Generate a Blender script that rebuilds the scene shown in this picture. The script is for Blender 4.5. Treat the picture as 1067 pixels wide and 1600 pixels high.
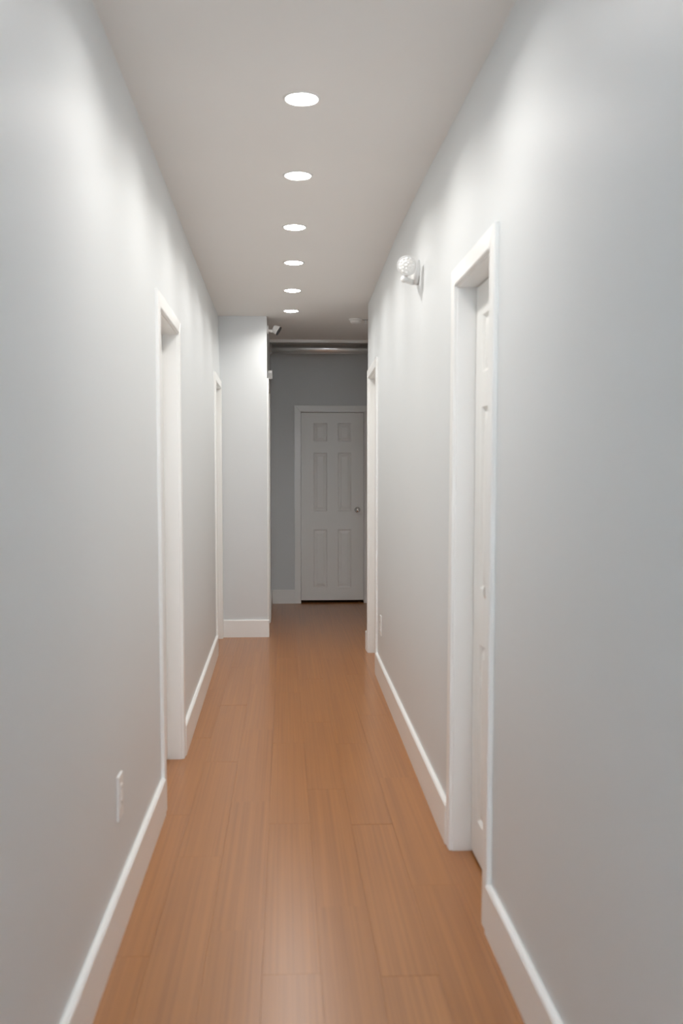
import bpy, bmesh, math, random
from mathutils import Vector, Matrix

scene = bpy.context.scene
C = scene.collection
for o in list(bpy.data.objects):
    bpy.data.objects.remove(o)

# ------------------------------------------------------------------ camera
cam_d = bpy.data.cameras.new('camera')
cam = bpy.data.objects.new('camera', cam_d)
C.objects.link(cam)
cam_d.sensor_fit = 'VERTICAL'
cam_d.sensor_height = 36.0
cam_d.sensor_width = 24.0
cam_d.lens = 36.0                       # 1600 px focal length on a 1600 px tall frame
EYE = 1.36
YAW, PITCH = math.radians(3.166), math.radians(1.966)
cam.location = (0, 0, EYE)
cam.rotation_euler = (math.pi / 2 - PITCH, 0, -YAW)
cam_d.clip_start = 0.05
cam_d.dof.use_dof = True
cam_d.dof.focus_distance = 9.4
cam_d.dof.aperture_fstop = 3.0
scene.camera = cam

# ------------------------------------------------------------------ world, exposure
world = bpy.data.worlds.new('world')
scene.world = world
world.use_nodes = True
world.node_tree.nodes['Background'].inputs[0].default_value = (0.80, 0.89, 1.0, 1)
world.node_tree.nodes['Background'].inputs[1].default_value = 16.0   # daylight, reaches the hall only through the window behind the camera
scene.view_settings.view_transform = 'Standard'
scene.view_settings.look = 'None'
scene.view_settings.gamma = 1.0
scene.view_settings.use_curve_mapping = False
scene.view_settings.exposure = 0.15
if hasattr(scene, 'cycles'):            # pale walls: let the light bounce on
    scene.cycles.max_bounces = 12
    scene.cycles.diffuse_bounces = 8

LAMP_STRENGTH = 42.0      # visible glow of the diffusers
LAMP_POWER = 5.0          # watts of the downward beam of each lamp
LAMP_SPREAD = math.radians(150)
LAMP_COLOR = (1.0, 0.968, 0.93, 1)

# ------------------------------------------------------------------ dimensions (metres)
CEIL = 2.71          # hallway ceiling
CEIL_HI = 3.02       # raised strip in front of the end wall
Y_BACK = -2.3        # wall behind the camera
Y_COL = 8.69         # face of the projecting wall
X_SIDE = -0.150      # passage side of the projecting wall
Y_RIGHT_END = 8.02   # corner where the right wall stops
Y_FAR = 10.98        # end wall
X_ROOM = 1.05        # unseen wall round the corner, set close to bounce light back
Y_LIP = 10.144       # where the ceiling steps up
WT = 0.12            # wall thickness
BB_H, BB_T = 0.147, 0.018
CAS_W, CAS_T = 0.064, 0.015


def spline(tab):
    xs = [p[0] for p in tab]; ys = [p[1] for p in tab]
    n = len(xs)
    m = []
    for i in range(n):
        if i == 0 or i == n - 1:
            m.append(0.0)
        else:
            m.append((ys[i + 1] - ys[i - 1]) / (xs[i + 1] - xs[i - 1]))
    def f(x):
        if x <= xs[0]: return ys[0]
        if x >= xs[-1]: return ys[-1]
        for i in range(n - 1):
            if x <= xs[i + 1]:
                h = xs[i + 1] - xs[i]; t = (x - xs[i]) / h
                return ((2*t**3 - 3*t*t + 1) * ys[i] + (t**3 - 2*t*t + t) * h * m[i]
                        + (-2*t**3 + 3*t*t) * ys[i + 1] + (t**3 - t*t) * h * m[i + 1])
    return f

# the plaster walls are neither quite plumb nor quite straight
lf = spline([(2.5, .499), (4.1, .497), (5.0, .499), (5.65, .505), (7.8, .525), (8.7, .535)])
lc = spline([(3.0, .543), (4.6, .545), (6.4, .554), (8.7, .556)])
rf = spline([(2.5, .612), (3.7, .607), (4.4, .612), (5.6, .623), (7.0, .637), (8.0, .650)])
rc = spline([(2.9, .657), (3.65, .647), (4.67, .632), (5.5, .627), (6.0, .630), (6.9, .640), (8.0, .652)])

def lean(z):
    # nearly plumb up to the door heads, flaring out towards the ceiling
    k = 0.3 * min(z, 2.0) / 2.0
    if z > 2.0: k += 0.7 * ((z - 2.0) / (CEIL - 2.0)) ** 1.4
    return k
def wl(y, z):
    t = lean(z)
    return lf(y) * (1 - t) + lc(y) * t
def wr(y, z):
    t = lean(z)
    return rf(y) * (1 - t) + rc(y) * t

# wall frames: (u along the wall, z up, n out of the wall into the hall) -> world
def M_left(u, z, n): return Vector((-wl(u, z) + n, u, z))
def M_right(u, z, n): return Vector((wr(u, z) - n, u, z))
def M_far(u, z, n): return Vector((u, Y_FAR - n, z))
def M_side(u, z, n): return Vector((X_SIDE + n, u, z))
def M_col(u, z, n): return Vector((u, Y_COL - n, z))
def M_back(u, z, n): return Vector((u, Y_BACK + n, z))
def M_ret(u, z, n): return Vector((u, Y_RIGHT_END + n, z))
def M_room(u, z, n): return Vector((X_ROOM - n, u, z))

# ------------------------------------------------------------------ materials
def new_mat(name):
    m = bpy.data.materials.new(name); m.use_nodes = True
    nt = m.node_tree
    return m, nt, nt.nodes['Principled BSDF']

def paint(name, col, rough, bump=0.03, scale=90.0, var=0.015, spec=0.5):
    m, nt, b = new_mat(name)
    tc = nt.nodes.new('ShaderNodeTexCoord')
    n1 = nt.nodes.new('ShaderNodeTexNoise'); n1.inputs['Scale'].default_value = scale
    n1.inputs['Detail'].default_value = 3
    nt.links.new(tc.outputs['Object'], n1.inputs['Vector'])
    n2 = nt.nodes.new('ShaderNodeTexNoise'); n2.inputs['Scale'].default_value = 1.3
    nt.links.new(tc.outputs['Object'], n2.inputs['Vector'])
    mx = nt.nodes.new('ShaderNodeMix'); mx.data_type = 'RGBA'
    mx.inputs[6].default_value = tuple(c * (1 - var) for c in col) + (1,)
    mx.inputs[7].default_value = tuple(min(1, c * (1 + var)) for c in col) + (1,)
    nt.links.new(n2.outputs['Fac'], mx.inputs[0])
    nt.links.new(mx.outputs[2], b.inputs['Base Color'])
    bp = nt.nodes.new('ShaderNodeBump'); bp.inputs['Strength'].default_value = bump
    bp.inputs['Distance'].default_value = 0.002
    nt.links.new(n1.outputs['Fac'], bp.inputs['Height'])
    nt.links.new(bp.outputs['Normal'], b.inputs['Normal'])
    b.inputs['Roughness'].default_value = rough
    b.inputs['Specular IOR Level'].default_value = spec
    return m

MAT = {}
MAT['wall'] = paint('wall_paint', (0.675, 0.700, 0.708), 0.46, 0.05, 120)
MAT['ceil'] = paint('ceiling_paint', (0.79, 0.78, 0.76), 0.85, 0.04, 160, spec=0.2)
MAT['trim'] = paint('trim_gloss_white', (0.865, 0.87, 0.855), 0.30, 0.01, 60)
MAT['door'] = paint('door_white', (0.845, 0.85, 0.83), 0.35, 0.015, 70)
MAT['plastic'] = paint('white_plastic', (0.80, 0.80, 0.79), 0.35, 0.0, 40)
MAT['greyplastic'] = paint('grey_plastic', (0.50, 0.49, 0.48), 0.45, 0.0, 40)
MAT['dark'] = paint('dark_plastic', (0.03, 0.03, 0.03), 0.4, 0.0, 40)
MAT['subfloor'] = paint('subfloor', (0.10, 0.06, 0.035), 0.9, 0.0, 40)

def metal(name, col, rough):
    m, nt, b = new_mat(name)
    b.inputs['Metallic'].default_value = 1.0
    b.inputs['Base Color'].default_value = col + (1,)
    tc = nt.nodes.new('ShaderNodeTexCoord')
    n = nt.nodes.new('ShaderNodeTexNoise'); n.inputs['Scale'].default_value = 14
    nt.links.new(tc.outputs['Object'], n.inputs['Vector'])
    mr = nt.nodes.new('ShaderNodeMapRange')
    mr.inputs['To Min'].default_value = rough * 0.85; mr.inputs['To Max'].default_value = rough * 1.15
    nt.links.new(n.outputs['Fac'], mr.inputs['Value'])
    nt.links.new(mr.outputs['Result'], b.inputs['Roughness'])
    return m
MAT['chrome'] = metal('chrome', (0.72, 0.71, 0.70), 0.14)
MAT['steel'] = metal('galvanised_steel', (0.92, 0.91, 0.90), 0.34)
nt = MAT['steel'].node_tree                 # turned steel: highlights run along the pipe
tg = nt.nodes.new('ShaderNodeTangent'); tg.direction_type = 'RADIAL'; tg.axis = 'X'
nt.links.new(tg.outputs[0], nt.nodes['Principled BSDF'].inputs['Tangent'])
nt.nodes['Principled BSDF'].inputs['Anisotropic'].default_value = 0.88
nt.nodes['Principled BSDF'].inputs['Anisotropic Rotation'].default_value = 0.25

m, nt, b = new_mat('clear_lens')
b.inputs['Base Color'].default_value = (0.86, 0.86, 0.84, 1)
b.inputs['Roughness'].default_value = 0.22
MAT['lens'] = m

m, nt, b = new_mat('lamp_diffuser')
b.inputs['Base Color'].default_value = (0.9, 0.9, 0.9, 1)
b.inputs['Emission Color'].default_value = LAMP_COLOR
b.inputs['Emission Strength'].default_value = LAMP_STRENGTH
MAT['glow'] = m

def wood():
    m, nt, b = new_mat('bamboo_laminate')
    L = nt.links.new
    tc = nt.nodes.new('ShaderNodeTexCoord')
    oi = nt.nodes.new('ShaderNodeObjectInfo')
    mul = nt.nodes.new('ShaderNodeVectorMath'); mul.operation = 'SCALE'
    cmb = nt.nodes.new('ShaderNodeCombineXYZ')
    for i in range(3): L(oi.outputs['Random'], cmb.inputs[i])
    L(cmb.outputs[0], mul.inputs[0]); mul.inputs['Scale'].default_value = 37.0
    add = nt.nodes.new('ShaderNodeVectorMath'); add.operation = 'ADD'
    L(tc.outputs['Object'], add.inputs[0]); L(mul.outputs[0], add.inputs[1])
    def noise(sx, sy, scale, detail, rough=0.5):
        mp = nt.nodes.new('ShaderNodeMapping'); mp.inputs['Scale'].default_value = (sx, sy, 1)
        L(add.outputs[0], mp.inputs['Vector'])
        n = nt.nodes.new('ShaderNodeTexNoise'); n.inputs['Scale'].default_value = scale
        n.inputs['Detail'].default_value = detail; n.inputs['Roughness'].default_value = rough
        L(mp.outputs[0], n.inputs['Vector']); return n
    fine = noise(270, 1.4, 1.0, 1, 0.4)      # fibres
    strip = noise(95, 0.5, 1.0, 0, 0.4)     # the narrow strips
    blot = noise(9, 1.6, 1.0, 2)
    ramp = nt.nodes.new('ShaderNodeValToRGB')
    ramp.color_ramp.elements[0].position = 0.17; ramp.color_ramp.elements[0].color = (0.255, 0.092, 0.020, 1)
    ramp.color_ramp.elements[1].position = 0.83; ramp.color_ramp.elements[1].color = (0.435, 0.178, 0.043, 1)
    def math_(op, a, bb):
        n = nt.nodes.new('ShaderNodeMath'); n.operation = op
        for i, v in enumerate((a, bb)):
            if isinstance(v, (int, float)): n.inputs[i].default_value = v
            else: L(v, n.inputs[i])
        return n.outputs[0]
    s = math_('ADD', math_('MULTIPLY', fine.outputs['Fac'], 0.36), math_('MULTIPLY', strip.outputs['Fac'], 0.44))
    s = math_('ADD', s, math_('MULTIPLY', blot.outputs['Fac'], 0.20))
    s = math_('ADD', s, math_('MULTIPLY', math_('SUBTRACT', oi.outputs['Random'], 0.5), 0.03))
    L(s, ramp.inputs[0])
    L(ramp.outputs[0], b.inputs['Base Color'])
    mr = nt.nodes.new('ShaderNodeMapRange')
    mr.inputs['To Min'].default_value = 0.278; mr.inputs['To Max'].default_value = 0.305
    L(blot.outputs['Fac'], mr.inputs['Value']); L(mr.outputs['Result'], b.inputs['Roughness'])
    b.inputs['Specular IOR Level'].default_value = 0.7
    return m
MAT['wood'] = wood()

# ------------------------------------------------------------------ helpers
def tag(o, label, cat=None, group=None, kind=None):
    if label: o['label'] = label
    if cat: o['category'] = cat
    if group: o['group'] = group
    if kind: o['kind'] = kind
    return o

def root(name, loc, label, cat, group=None, kind=None):
    o = bpy.data.objects.new(name, None); C.objects.link(o)
    o.location = loc; o.empty_display_size = 0.05
    o['base'] = list(loc)
    return tag(o, label, cat, group, kind)

def origin_of(o):
    v = Vector((0, 0, 0))
    while o is not None:
        v += Vector(o.location); o = o.parent
    return v

def obj(name, bm, mat, parent=None, smooth=False, at=None, fix=True):
    """Vertices in bm are world coordinates; `at` is the object's origin."""
    if fix: bmesh.ops.recalc_face_normals(bm, faces=bm.faces)
    org = Vector(at) if at is not None else (origin_of(parent) if parent else Vector((0, 0, 0)))
    bmesh.ops.translate(bm, verts=bm.verts, vec=-org)
    if smooth:
        for f in bm.faces: f.smooth = True
    me = bpy.data.meshes.new(name); bm.to_mesh(me); bm.free()
    me.materials.append(MAT[mat] if isinstance(mat, str) else mat)
    o = bpy.data.objects.new(name, me); C.objects.link(o)
    if parent:
        o.parent = parent
        o.location = org - origin_of(parent)
    else:
        o.location = org
    return o

def box_bm(lo, hi, bevel=0.0, seg=1, bm=None):
    bm2 = bmesh.new()
    bmesh.ops.create_cube(bm2, size=1.0)
    for v in bm2.verts:
        v.co = Vector([(lo[i] + hi[i]) / 2 + v.co[i] * (hi[i] - lo[i]) for i in range(3)])
    if bevel:
        bmesh.ops.bevel(bm2, geom=bm2.edges[:], offset=bevel, segments=seg, profile=0.5, affect='EDGES')
    return bm2

def merge(bm, other):
    me = bpy.data.meshes.new('tmp'); other.to_mesh(me); other.free()
    bm.from_mesh(me); bpy.data.meshes.remove(me)
    return bm

def lathe_bm(profile, center, axis, seg=32, bm=None):
    """profile: [(radius, distance along axis)] revolved about axis through center."""
    if bm is None: bm = bmesh.new()
    a = Vector(axis).normalized()
    q = Vector((0, 0, 1)).rotation_difference(a)
    c = Vector(center)
    rings = []
    for r, h in profile:
        if r < 1e-6:
            rings.append([bm.verts.new(c + a * h)])
        else:
            rings.append([bm.verts.new(c + q @ Vector((r * math.cos(2*math.pi*k/seg), r * math.sin(2*math.pi*k/seg), h)))
                          for k in range(seg)])
    for A, B in zip(rings, rings[1:]):
        for k in range(seg):
            k2 = (k + 1) % seg
            if len(A) == 1 and len(B) == 1: continue
            if len(A) == 1: bm.faces.new((A[0], B[k], B[k2]))
            elif len(B) == 1: bm.faces.new((A[k], B[0], A[k2]))
            else: bm.faces.new((A[k], B[k], B[k2], A[k2]))
    for R in (rings[0], rings[-1]):
        if len(R) > 1: bm.faces.new(R)
    return bm

def tube_bm(p0, p1, r, seg=14, bm=None):
    p0, p1 = Vector(p0), Vector(p1)
    return lathe_bm([(r, 0), (r, (p1 - p0).length)], p0, p1 - p0, seg, bm)

def shrink(poly, d):
    n = len(poly); out = []
    area = sum(poly[i][0] * poly[(i+1) % n][1] - poly[(i+1) % n][0] * poly[i][1] for i in range(n))
    s = 1 if area > 0 else -1
    for i in range(n):
        p, c, q = Vector(poly[i-1]), Vector(poly[i]), Vector(poly[(i+1) % n])
        e1, e2 = (c - p).normalized(), (q - c).normalized()
        n1, n2 = Vector((-e1.y, e1.x)) * s, Vector((-e2.y, e2.x)) * s
        bis = (n1 + n2); k = d / max(0.2, (1 + n1.dot(n2)))
        out.append(tuple(c + bis * k))
    return out

def slab_bm(M, poly, n0, n1, bev=0.003):
    """Plate: polygon in the wall's (u, z) plane, from depth n0 to n1 with an eased front edge."""
    bm = bmesh.new()
    A = [bm.verts.new(M(u, z, n0)) for u, z in poly]
    B = [bm.verts.new(M(u, z, n1 - bev)) for u, z in poly]
    D = [bm.verts.new(M(u, z, n1)) for u, z in shrink(poly, bev)]
    n = len(poly)
    bm.faces.new(A); bm.faces.new(D)
    for i in range(n):
        j = (i + 1) % n
        bm.faces.new((A[i], A[j], B[j], B[i])); bm.faces.new((B[i], B[j], D[j], D[i]))
    return bm

def rect(u0, u1, z0, z1): return [(u0, z0), (u1, z0), (u1, z1), (u0, z1)]

def loft_bm(M, profile, us):
    """profile [(n, z)] swept along the wall through the stations us, capped."""
    bm = bmesh.new()
    rings = [[bm.verts.new(M(u, z, n)) for n, z in profile] for u in us]
    k = len(profile)
    for A, B in zip(rings, rings[1:]):
        for i in range(k):
            j = (i + 1) % k
            bm.faces.new((A[i], A[j], B[j], B[i]))
    bm.faces.new(rings[0]); bm.faces.new(rings[-1])
    return bm

def stations(a, b, step=0.2):
    n = max(1, int(math.ceil((b - a) / step)))
    return [a + (b - a) * i / n for i in range(n + 1)]

def grid_wall(name, M, u0, u1, z1, holes, label, thick=WT, step=0.1, mat='wall'):
    """A wall with real thickness and real openings; holes = [(u0, u1, ztop)]."""
    us = set(round(x, 5) for x in stations(u0, u1, step))
    for h in holes:
        us = {x for x in us if abs(x - h[0]) > 0.02 and abs(x - h[1]) > 0.02} | {h[0], h[1]}
    us |= {u0, u1}
    us = sorted(us)
    zs = {0.0, z1} | {h[2] for h in holes}
    if M in (M_left, M_right): zs |= {2.2, 2.3, 2.4, 2.5, 2.6, 2.66}
    zs = sorted(zs)
    def solid(i, j):
        if i < 0 or j < 0 or i >= len(us) - 1 or j >= len(zs) - 1: return False
        cu, cz = (us[i] + us[i+1]) / 2, (zs[j] + zs[j+1]) / 2
        return not any(h[0] < cu < h[1] and cz < h[2] for h in holes)
    bm = bmesh.new()
    for n, flip in ((0.0, False), (-thick, True)):
        V = {}
        def gv(i, j):
            if (i, j) not in V: V[(i, j)] = bm.verts.new(M(us[i], zs[j], n))
            return V[(i, j)]
        for i in range(len(us) - 1):
            for j in range(len(zs) - 1):
                if solid(i, j):
                    f = bm.faces.new((gv(i, j), gv(i+1, j), gv(i+1, j+1), gv(i, j+1)))
                    f.smooth = True
    for i in range(len(us) - 1):
        for j in range(len(zs) - 1):
            if not solid(i, j): continue
            for di, dj, a, c in ((-1, 0, (i, j), (i, j+1)), (1, 0, (i+1, j), (i+1, j+1)),
                                 (0, -1, (i, j), (i+1, j)), (0, 1, (i, j+1), (i+1, j+1))):
                if not solid(i + di, j + dj):
                    bm.faces.new([bm.verts.new(M(us[p[0]], zs[p[1]], n)) for p, n in
                                  ((a, 0), (c, 0), (c, -thick), (a, -thick))])
    o = obj(name, bm, mat, fix=True)
    return tag(o, label, 'wall', kind='structure')

def baseboard(name, M, spans, label):
    u_min = min(s[0] for s in spans)
    parent = None
    r = root(name, M(u_min, 0, 0), label, 'baseboard', kind='structure')
    prof = [(0, 0), (BB_T, 0), (BB_T, BB_H - 0.006), (BB_T - 0.005, BB_H), (0, BB_H)]
    for a, c in spans:
        obj('board', loft_bm(M, prof, stations(a, c)), 'trim', r)
    return r

# ------------------------------------------------------------------ floor
random.seed(11)
PW, PL, PT = 0.161, 1.22, 0.012
fl = tag(obj('floor', box_bm((-0.95, Y_BACK - 0.1, -0.10), (X_ROOM + 0.15, Y_FAR + 0.35, -PT)), 'subfloor'),
         'glossy orange-brown wood plank floor running the length of the hallway', 'floor', kind='structure')
def plank_mesh(w, l):
    g = 0.00015
    bm = box_bm((-w/2 + g, -l/2 + g, -PT), (w/2 - g, l/2 - g, 0.0))
    top = [e for e in bm.edges if all(abs(v.co.z) < 1e-6 for v in e.verts)]
    bmesh.ops.bevel(bm, geom=top, offset=0.0003, segments=1, affect='EDGES')
    me = bpy.data.meshes.new('plank'); bm.to_mesh(me); bm.free()
    me.materials.append(MAT['wood']); return me
PLANKS = {}
seam0 = -0.064
for k in range(-5, 15):
    x0 = seam0 + k * PW
    if x0 > X_ROOM: break
    ys = Y_BACK if x0 < 0.80 else 7.95
    y = ys - ((k * 0.437 + (0.06 if k % 2 else 0.0)) % 1.0) * PL
    if k == 0: y = 2.76 - 5 * PL
    while y < Y_FAR + 0.3:
        a, c = max(y, ys), min(y + PL, Y_FAR + 0.3)
        if c - a > 0.03:
            key = round(c - a, 3)
            if key not in PLANKS: PLANKS[key] = plank_mesh(PW, c - a)
            p = bpy.data.objects.new('plank', PLANKS[key]); C.objects.link(p)
            p.parent = fl
            p.location = (x0 + PW/2, (a + c)/2, random.uniform(-0.00025, 0.0))
            p.rotation_euler = (random.uniform(-1, 1) * 0.0006, random.uniform(-1, 1) * 0.0022, 0)
        y += PL

# ------------------------------------------------------------------ ceiling
bm = box_bm((-0.95, Y_BACK - 0.12, CEIL), (X_ROOM + 0.15, Y_LIP, CEIL + 0.10))
ceil = tag(obj('ceiling', bm, 'ceil'), 'plain off-white plaster ceiling of the hallway', 'ceiling', kind='structure')
bm = box_bm((-0.95, Y_LIP, CEIL_HI), (X_ROOM + 0.15, Y_FAR + 0.35, CEIL_HI + 0.08))
merge(bm, box_bm((-0.95, Y_LIP - 0.06, CEIL + 0.10), (X_ROOM + 0.15, Y_LIP, CEIL_HI + 0.08)))
obj('raised_ceiling', bm, 'ceil', ceil)
tag(obj('trim_1', box_bm((X_SIDE, Y_LIP - 0.006, CEIL - 0.027), (X_ROOM, Y_LIP + 0.016, CEIL + 0.02), 0.002), 'trim'),
    'thin white edge strip where the ceiling stops before the steel pipe', 'trim', kind='structure')

# ------------------------------------------------------------------ doors (clear openings)
#            name     M        u0     u1     ztop  recess
DOORS = {
    'R1': (M_right, 3.052, 3.652, 2.035, 0.066),
    'L1': (M_left, 4.184, 4.925, 2.035, 0.066),
    'L2': (M_left, 7.902, 8.600, 2.090, 0.066),
    'R2': (M_right, 7.075, 7.850, 2.110, 0.066),
    'S1': (M_side, 8.790, 9.510, 2.125, 0.066),
    'F1': (M_far, 0.173, 0.850, 2.052, 0.030),
}
JT = 0.015
def hole(k):
    M, a, c, t, r = DOORS[k]
    return (a - JT, c + JT, t + JT)

# ------------------------------------------------------------------ walls
grid_wall('wall_left', M_left, Y_BACK, Y_COL + 0.12, CEIL, [hole('L1'), hole('L2')],
          'long pale blue-grey hallway wall with the low outlet and two doorways')
grid_wall('wall_right', M_right, Y_BACK, Y_RIGHT_END, CEIL, [hole('R1'), hole('R2')],
          'long pale blue-grey hallway wall carrying the round emergency lamp')
grid_wall('wall_side', M_side, Y_COL, Y_FAR + 0.1, CEIL_HI, [hole('S1')],
          'grey passage side of the projecting wall beside the end door', step=3)
tag(obj('wall_projection', box_bm((-0.70, Y_COL, 0), (X_SIDE - WT, Y_COL + 0.10, CEIL)), 'wall'),
    'pale grey wall face jutting into the hallway beside the passage', 'wall', kind='structure')
grid_wall('wall_far', M_far, X_SIDE, X_ROOM + 0.12, CEIL_HI, [hole('F1')],
          'shaded grey end wall around the six-panel door', step=5)
tag(obj('wall_corner', box_bm((0.772, Y_RIGHT_END - 0.10, 0), (X_ROOM, Y_RIGHT_END, CEIL)), 'wall'),
    'grey return wall round the corner from the hallway', 'wall', kind='structure')
tag(obj('wall_room', box_bm((X_ROOM, Y_RIGHT_END - 0.10, 0), (X_ROOM + 0.12, Y_FAR, CEIL_HI)), 'wall'),
    'unseen grey wall set close to bounce light round the corner', 'wall', kind='structure')
WX0, WX1, WZ0, WZ1 = -0.46, 0.54, 1.15, 2.45
bm = box_bm((-0.95, Y_BACK - WT, 0), (WX0, Y_BACK, CEIL))
merge(bm, box_bm((WX1, Y_BACK - WT, 0), (X_ROOM + 0.15, Y_BACK, CEIL)))
merge(bm, box_bm((WX0, Y_BACK - WT, 0), (WX1, Y_BACK, WZ0)))
merge(bm, box_bm((WX0, Y_BACK - WT, WZ1), (WX1, Y_BACK, CEIL)))
tag(obj('wall_back', bm, 'wall'), 'pale grey wall at the near end of the hallway with an open window', 'wall', kind='structure')
w = root('window_back_offscreen', (0.04, Y_BACK, WZ0), 'wide open window at the near end of the hallway', 'window', kind='structure')
for lo, hi in (((WX0, WZ0), (WX0 + 0.03, WZ1)), ((WX1 - 0.03, WZ0), (WX1, WZ1)), ((WX0, WZ0), (WX1, WZ0 + 0.03)), ((WX0, WZ1 - 0.03), (WX1, WZ1))):
    obj('window_frame', box_bm((lo[0], Y_BACK - WT, lo[1]), (hi[0], Y_BACK + 0.012, hi[1]), 0.002), 'trim', w)
# unseen walls added so no daylight leaks in through the door gaps
tag(obj('wall_lightblock_left', box_bm((-1.07, Y_BACK - 0.12, -0.1), (-0.95, Y_FAR + 0.47, CEIL_HI + 0.08)), 'wall'),
    'unseen wall added behind the doorways beside the projecting wall to stop daylight', 'wall', kind='structure')
tag(obj('wall_lightblock_right', box_bm((X_ROOM + 0.15, Y_BACK - 0.12, -0.1), (X_ROOM + 0.27, Y_FAR + 0.47, CEIL_HI + 0.08)), 'wall'),
    'unseen wall added behind the narrow panel door to stop daylight', 'wall', kind='structure')
tag(obj('wall_lightblock_far', box_bm((-0.95, Y_FAR + 0.35, -0.1), (X_ROOM + 0.15, Y_FAR + 0.47, CEIL_HI + 0.08)), 'wall'),
    'unseen wall added behind the six-panel end door to stop daylight', 'wall', kind='structure')

# ------------------------------------------------------------------ baseboards
def o_(k, i):   # outer casing edge
    M, a, c, t, r = DOORS[k]
    return (a - 0.006 - CAS_W) if i == 0 else (c + 0.006 + CAS_W)
baseboard('baseboard_left', M_left, [(Y_BACK + .002, o_('L1', 0)), (o_('L1', 1), o_('L2', 0))],
          'tall white baseboard along the wall with the low outlet')
baseboard('baseboard_right', M_right, [(Y_BACK + .002, o_('R1', 0)), (o_('R1', 1), o_('R2', 0)), (o_('R2', 1), Y_RIGHT_END + BB_T)],
          'tall white baseboard along the wall with the round emergency lamp')
baseboard('baseboard_projection', M_col, [(-wl(8.69, 0) + 0.002, X_SIDE + CAS_T)],
          'tall white baseboard across the face of the projecting wall')
baseboard('baseboard_far', M_far, [(X_SIDE + 0.002, o_('F1', 0)), (o_('F1', 1), X_ROOM - .002)],
          'white baseboard along the shaded end wall')
baseboard('baseboard_side', M_side, [(o_('S1', 1), Y_FAR - BB_T)],
          'white baseboard on the passage side of the projecting wall')
baseboard('baseboard_corner', M_ret, [(0.652, X_ROOM - .002)], 'white baseboard on the return wall round the corner')
baseboard('baseboard_room', M_room, [(Y_RIGHT_END + BB_T, Y_FAR - BB_T)], 'white baseboard on the wall closing the space round the corner')

# ------------------------------------------------------------------ door units
def knob(parent, M, u, z, n, toward):
    c = M(u, z, n)
    ax = (M(u, z, n + 0.1) - c).normalized()
    k = obj('knob', lathe_bm([(0.0, 0.070), (0.012, 0.0695), (0.020, 0.066), (0.0265, 0.056), (0.027, 0.048), (0.023, 0.038),
                              (0.013, 0.031), (0.011, 0.024), (0.011, 0.004)], c, ax, 28), 'chrome', parent, True)
    k['label'] = 'round chrome door knob'
    obj('rosette', lathe_bm([(0.0, 0.010), (0.020, 0.010), (0.030, 0.006), (0.032, 0.0), (0.0, 0.0)], c, ax, 28), 'chrome', k, True)

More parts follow.
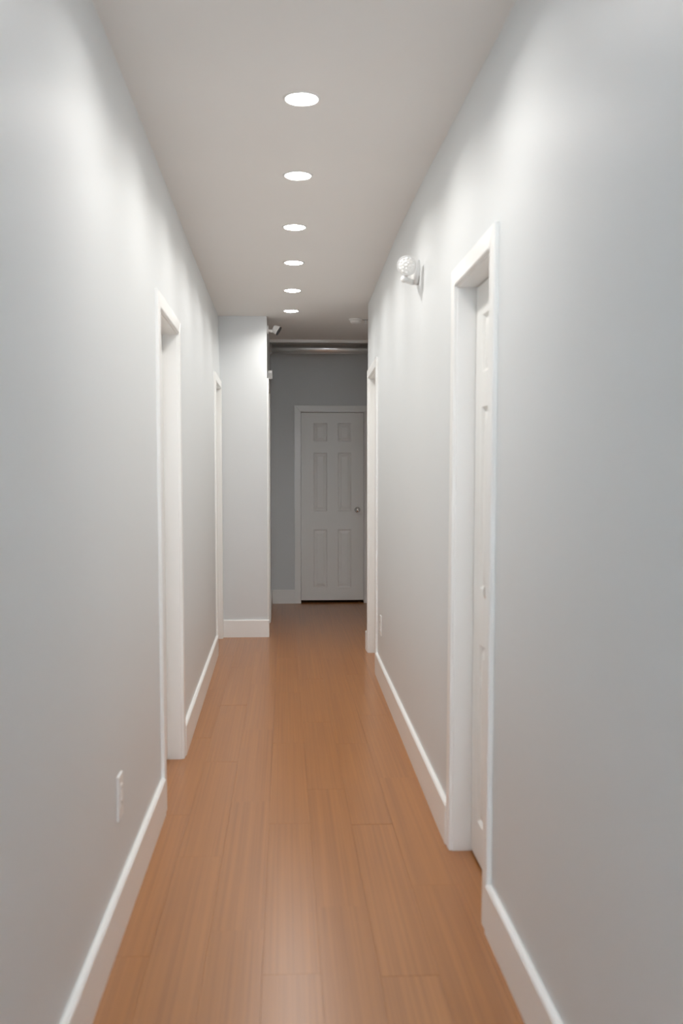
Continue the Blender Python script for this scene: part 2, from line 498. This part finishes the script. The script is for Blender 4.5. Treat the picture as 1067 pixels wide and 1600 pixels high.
def door_unit(num, key, label, knob_side, gap=0.012):
    M, a, c, t, rec = DOORS[key]
    r = root('door_%d' % num, M((a + c)/2, 0, -rec), label, 'door', kind='structure')
    e, w = 0.006, CAS_W
    # casing, mitred at the head
    obj('casing', slab_bm(M, [(a-e-w, 0), (a-e, 0), (a-e, t+e), (a-e-w, t+e+w)], 0, CAS_T), 'trim', r)
    obj('casing', slab_bm(M, [(c+e, 0), (c+e+w, 0), (c+e+w, t+e+w), (c+e, t+e)], 0, CAS_T), 'trim', r)
    obj('head_casing', slab_bm(M, [(a-e, t+e), (c+e, t+e), (c+e+w, t+e+w), (a-e-w, t+e+w)], 0, CAS_T), 'trim', r)
    # jamb boards lining the opening
    d = -WT - 0.004
    obj('jamb', slab_bm(M, rect(a - JT, a, 0, t), d, 0.0015, 0.001), 'trim', r)
    obj('jamb', slab_bm(M, rect(c, c + JT, 0, t), d, 0.0015, 0.001), 'trim', r)
    obj('head_jamb', slab_bm(M, rect(a - JT, c + JT, t, t + JT), d, 0.0015, 0.001), 'trim', r)
    # the six-panel leaf
    u0, u1, z0, z1 = a + 0.0025, c - 0.0025, gap, t - 0.004
    W, Hh = u1 - u0, z1 - z0
    st = W * 0.197; mu = W * 0.169; pw = (W - 2*st - mu) / 2
    k = Hh / 2.015
    pu = [(u0 + st, u0 + st + pw), (u1 - st - pw, u1 - st)]
    pz = [(z0 + 0.136*k, z0 + 0.762*k), (z0 + 0.958*k, z0 + 1.587*k), (z0 + 1.707*k, z0 + 1.905*k)]
    us = [u0, pu[0][0], pu[0][1], pu[1][0], pu[1][1], u1]
    zs = [z0, pz[0][0], pz[0][1], pz[1][0], pz[1][1], pz[2][0], pz[2][1], z1]
    N = lambda u, z, n: M(u, z, n - rec)
    bm = bmesh.new()
    V = {}
    def gv(i, j, n):
        q = (i, j, n)
        if q not in V: V[q] = bm.verts.new(N(us[i], zs[j], n))
        return V[q]
    panels = []
    ins, dep = 0.010, -0.010
    for i in range(5):
        for j in range(7):
            is_p = i in (1, 3) and j in (1, 3, 5)
            bm.faces.new((gv(i, j, -0.034), gv(i+1, j, -0.034), gv(i+1, j+1, -0.034), gv(i, j+1, -0.034)))
            if not is_p:
                bm.faces.new((gv(i, j, 0), gv(i+1, j, 0), gv(i+1, j+1, 0), gv(i, j+1, 0)))
            else:
                R = rect(us[i], us[i+1], zs[j], zs[j+1]); panels.append(R)
                O = [gv(i, j, 0), gv(i+1, j, 0), gv(i+1, j+1, 0), gv(i, j+1, 0)]
                I = [bm.verts.new(N(u, z, dep)) for u, z in shrink(R, ins)]
                for q in range(4):
                    bm.faces.new((O[q], O[(q+1) % 4], I[(q+1) % 4], I[q]))
                J = [bm.verts.new(N(u, z, dep - 0.004)) for u, z in shrink(R, ins)]
                for q in range(4):
                    bm.faces.new((I[q], I[(q+1) % 4], J[(q+1) % 4], J[q]))
                bm.faces.new(J)
    for j in range(7):
        for i in (0, 5):
            bm.faces.new((gv(i, j, 0), gv(i, j+1, 0), gv(i, j+1, -0.034), gv(i, j, -0.034)))
    for i in range(5):
        for j in (0, 7):
            bm.faces.new((gv(i, j, 0), gv(i+1, j, 0), gv(i+1, j, -0.034), gv(i, j, -0.034)))
    leaf = obj('door_leaf', bm, 'door', r)
    for R in panels:
        bm = bmesh.new()
        rings = []
        for s, n in ((ins, dep - 0.004), (ins, dep), (ins + 0.006, dep), (ins + 0.030, -0.0025), (ins + 0.034, -0.0015)):
            rings.append([bm.verts.new(N(u, z, n)) for u, z in shrink(R, s)])
        for A, B in zip(rings, rings[1:]):
            for q in range(4):
                bm.faces.new((A[q], A[(q+1) % 4], B[(q+1) % 4], B[q]))
        bm.faces.new(rings[0]); bm.faces.new(rings[-1])
        obj('panel', bm, 'door', leaf)
    if knob_side is not None:
        ku = (u0 + 0.066) if knob_side == 0 else (u1 - 0.066)
        knob(leaf, M, ku, 1.004, -rec, 1)
    return r

door_unit(1, 'F1', 'white six-panel door with chrome knob at the end of the hallway', 1, 0.030)
door_unit(2, 'R1', 'narrow white panel door recessed in its frame, on the wall of the round emergency lamp', 0)
door_unit(3, 'L1', 'white-framed doorway just past the low outlet, opposite the round emergency lamp', 0)
door_unit(4, 'L2', 'white-framed doorway tucked against the projecting wall', 0)
door_unit(5, 'R2', 'white-framed doorway at the corner where the wall stops, beside the farther outlet', 0)
door_unit(6, 'S1', 'white-framed doorway round the corner of the projecting wall', 1)

# ------------------------------------------------------------------ recessed downlights
LY = [8.387, 7.471, 6.507, 5.589, 4.641, 3.707]
LX = [0.054, 0.058, 0.059, 0.055, 0.061, 0.063]
EXTRA = [2.765]
ordn = ['nearest the smoke detector', 'second from the smoke detector', 'third from the smoke detector',
        'fourth from the smoke detector', 'fifth from the smoke detector', 'sixth from the smoke detector',
        'seventh from the smoke detector', 'eighth from the smoke detector']
def downlight(x, y, i, sfx=''):
    r = root('recessed_downlight' + sfx, (x, y, CEIL), 'glowing round recessed ceiling light, %s' % ordn[i], 'ceiling light',
             'row of recessed ceiling lights')
    R = 0.0565
    obj('trim_ring', lathe_bm([(R, 0.0), (R + 0.0105, 0.0), (R + 0.0095, -0.003), (R + 0.003, -0.0045), (R, -0.004), (R, 0.0)],
                              (x, y, CEIL), (0, 0, 1), 48), 'plastic', r, True)
    obj('diffuser', lathe_bm([(0.0, -0.0095), (R*0.5, -0.0088), (R*0.8, -0.0068), (R - 0.002, -0.0040), (R, -0.0022), (R, 0.0), (0.0, 0.0)],
                             (x, y, CEIL), (0, 0, 1), 48), 'glow', r)
    ld = bpy.data.lights.new('lamp_beam', 'AREA'); ld.shape = 'DISK'; ld.size = 2 * R
    ld.energy = LAMP_POWER; ld.color = LAMP_COLOR[:3]; ld.spread = LAMP_SPREAD
    lo = bpy.data.objects.new('lamp_beam' + sfx, ld); C.objects.link(lo)
    lo.parent = r; lo.location = (0, 0, -0.0102)
    return r
for i, (x, y) in enumerate(zip(LX, LY)):
    downlight(x, y, i)
# the row goes on at the same spacing just above the frame, where the near walls glow below it
for i, y in enumerate(EXTRA):
    downlight(0.063, y, len(LY) + i, '_offscreen')

# ------------------------------------------------------------------ steel pipe
PZ, PY, PR = 2.648, 10.35, 0.050
r = root('metal_pipe', (X_SIDE, PY, PZ), 'shiny steel pipe spanning the passage below the ceiling before the end wall', 'pipe')
obj('pipe', tube_bm((X_SIDE, PY, PZ), (X_ROOM, PY, PZ), PR, 40), 'steel', r, True)
obj('flange', lathe_bm([(0.0, 0), (0.062, 0), (0.062, 0.006), (0.054, 0.010), (0.054, 0.022), (0.0, 0.022)], (X_SIDE, PY, PZ), (1, 0, 0), 32), 'greyplastic', r)
obj('flange', lathe_bm([(0.0, 0), (0.062, 0), (0.062, 0.006), (0.054, 0.010), (0.054, 0.022), (0.0, 0.022)], (X_ROOM, PY, PZ), (-1, 0, 0), 32), 'greyplastic', r)

# ------------------------------------------------------------------ emergency lamp heads
def emergency(base, nrm, plate_r, plate_t, head_c, head_dir, head_r, head_l, knuckle, label, lens):
    base, nrm, hc, hd = Vector(base), Vector(nrm).normalized(), Vector(head_c), Vector(head_dir).normalized()
    r = root('emergency_light', base, label, 'emergency light', 'emergency lamp heads')
    obj('base_plate', lathe_bm([(0, 0), (plate_r, 0), (plate_r, plate_t*0.7), (plate_r*0.93, plate_t*0.95), (plate_r*0.6, plate_t), (0, plate_t)], base, nrm, 40), 'plastic', r, True)
    back = hc - hd * head_l
    kn = Vector(knuckle)
    a0 = base + nrm * plate_t * 0.9 + Vector((0, 0, (kn.z - base.z) * 0.8))
    arm = tube_bm(a0, kn, head_r * 0.30, 16)
    lathe_bm([(0, -head_r*0.38), (head_r*0.28, -head_r*0.27), (head_r*0.38, 0), (head_r*0.28, head_r*0.27), (0, head_r*0.38)], kn, (0, 0, 1), 16, arm)
    tube_bm(kn, back + hd * head_l * 0.4, head_r * 0.26, 14, arm)
    obj('swivel_arm', arm, 'plastic', r, True)
    h = obj('lamp_head', lathe_bm([(0, 0), (head_r*0.55, 0.0), (head_r*0.80, head_l*0.14), (head_r*0.90, head_l*0.40), (head_r*0.93, head_l*0.72),
                                   (head_r, head_l*0.76), (head_r, head_l*0.98), (head_r*0.92, head_l), (head_r*0.88, head_l*0.94), (0, head_l*0.92)], back, hd, 40), 'plastic', r, True)
    if lens == 'facet':
        q = Vector((0, 0, 1)).rotation_difference(hd)
        bm = lathe_bm([(0, 0.012), (head_r*0.4, 0.0105), (head_r*0.7, 0.006), (head_r*0.885, 0.0), (0, -0.002)], hc - hd*head_l*0.05, hd, 40)
        for ring, cnt in ((0.0, 1), (0.34, 6), (0.66, 12)):
            for k in range(cnt):
                a = 2*math.pi*k/cnt + ring
                rr = ring * head_r
                hz = 0.012 * (1 - (ring / 0.885)**2) - head_l*0.05
                p = hc + q @ Vector((rr*math.cos(a), rr*math.sin(a), hz - 0.001))
                s = head_r * 0.16
                lathe_bm([(s, 0), (s*0.86, s*0.30), (s*0.5, s*0.52), (0, s*0.6)], p, hd, 8, bm)
        obj('lens', bm, 'lens', h, False)
    else:
        obj('lens_rim', lathe_bm([(0, 0.0), (head_r*1.02, 0.0), (head_r*1.02, 0.009), (head_r*0.9, 0.011), (0, 0.007)], hc, hd, 40), 'dark', h)
    return r

emergency((wr(4.78, 2.31), 4.78, 2.312), (-1, 0, 0), 0.058, 0.030, (0.547, 4.60, 2.306), (-0.30, -0.95, -0.10), 0.0445, 0.066,
          (0.541, 4.645, 2.254), 'white round emergency lamp head with faceted lens on the long wall near the narrow door', 'facet')
emergency((X_SIDE, 8.80, 2.615), (1, 0, 0), 0.038, 0.014, (-0.054, 8.82, 2.608), (0.85, -0.06, -0.52), 0.040, 0.050,
          (-0.112, 8.81, 2.604), 'small white swivel lamp head with dark rim on the corner of the projecting wall', 'dark')

# ------------------------------------------------------------------ small box by the passage door
r = root('sensor_box', (X_SIDE, 9.25, 2.238), 'small pale plastic sensor box on the side of the projecting wall', 'sensor')
obj('body', box_bm((X_SIDE, 9.225, 2.238), (X_SIDE + 0.040, 9.275, 2.313), 0.004, 2), 'plastic', r)
obj('cover', box_bm((X_SIDE + 0.006, 9.221, 2.246), (X_SIDE + 0.034, 9.226, 2.288), 0.0015), 'greyplastic', r)

# ------------------------------------------------------------------ outlets
def outlet(M, u, z, label):
    r = root('wall_outlet', M(u, z, 0), label, 'outlet')
    w, h, t = 0.040, 0.066, 0.0065
    pl = obj('cover_plate', slab_bm(M, rect(u - w, u + w, z - h, z + h), 0, t, 0.0025), 'plastic', r)
    for dz in (-0.022, 0.022):
        s = obj('socket', slab_bm(M, rect(u - 0.017, u + 0.017, z + dz - 0.015, z + dz + 0.015), t - 0.001, t + 0.002, 0.001), 'plastic', r)
        for du in (-0.006, 0.006):
            obj('slot', slab_bm(M, rect(u + du - 0.001, u + du + 0.001, z + dz - 0.002, z + dz + 0.006), t + 0.0015, t + 0.0023, 0.0002), 'dark', s)
    obj('screw', lathe_bm([(0, 0), (0.003, 0), (0.0025, 0.001), (0, 0.0012)], M(u, z, t), M(u, z, 1) - M(u, z, 0), 12), 'steel', r)
outlet(M_left, 3.09, 0.398, 'white outlet plate low on the wall before the first doorway')
outlet(M_right, 6.716, 0.378, 'white outlet plate beside the doorway at the wall corner')

# ------------------------------------------------------------------ ceiling fittings round the corner
r = root('smoke_detector', (0.607, 8.80, CEIL), 'pale round smoke detector on the ceiling past the last light', 'smoke detector')
obj('base', lathe_bm([(0, 0), (0.056, 0), (0.056, -0.010), (0.053, -0.014), (0, -0.014)], (0.607, 8.80, CEIL), (0, 0, 1), 40), 'plastic', r)
obj('cover', lathe_bm([(0.048, -0.012), (0.048, -0.024), (0.040, -0.034), (0.018, -0.038), (0, -0.038), (0, -0.012)], (0.607, 8.80, CEIL), (0, 0, 1), 40), 'plastic', r, True)
r = root('sprinkler_head', (0.694, 8.83, CEIL), 'tiny pale sprinkler head hanging from the ceiling beside the smoke detector', 'sprinkler')
obj('escutcheon', lathe_bm([(0, 0), (0.026, 0), (0.023, -0.005), (0.012, -0.008), (0, -0.008)], (0.694, 8.83, CEIL), (0, 0, 1), 28), 'greyplastic', r, True)
obj('frame', lathe_bm([(0.009, -0.006), (0.009, -0.016), (0.005, -0.020), (0.005, -0.032), (0, -0.032), (0, -0.006)], (0.694, 8.83, CEIL), (0, 0, 1), 16), 'plastic', r)
obj('deflector', lathe_bm([(0, -0.032), (0.013, -0.032), (0.013, -0.0345), (0, -0.0345)], (0.694, 8.83, CEIL), (0, 0, 1), 20), 'plastic', r)

for o in bpy.data.objects:
    if 'base' in o.keys(): del o['base']
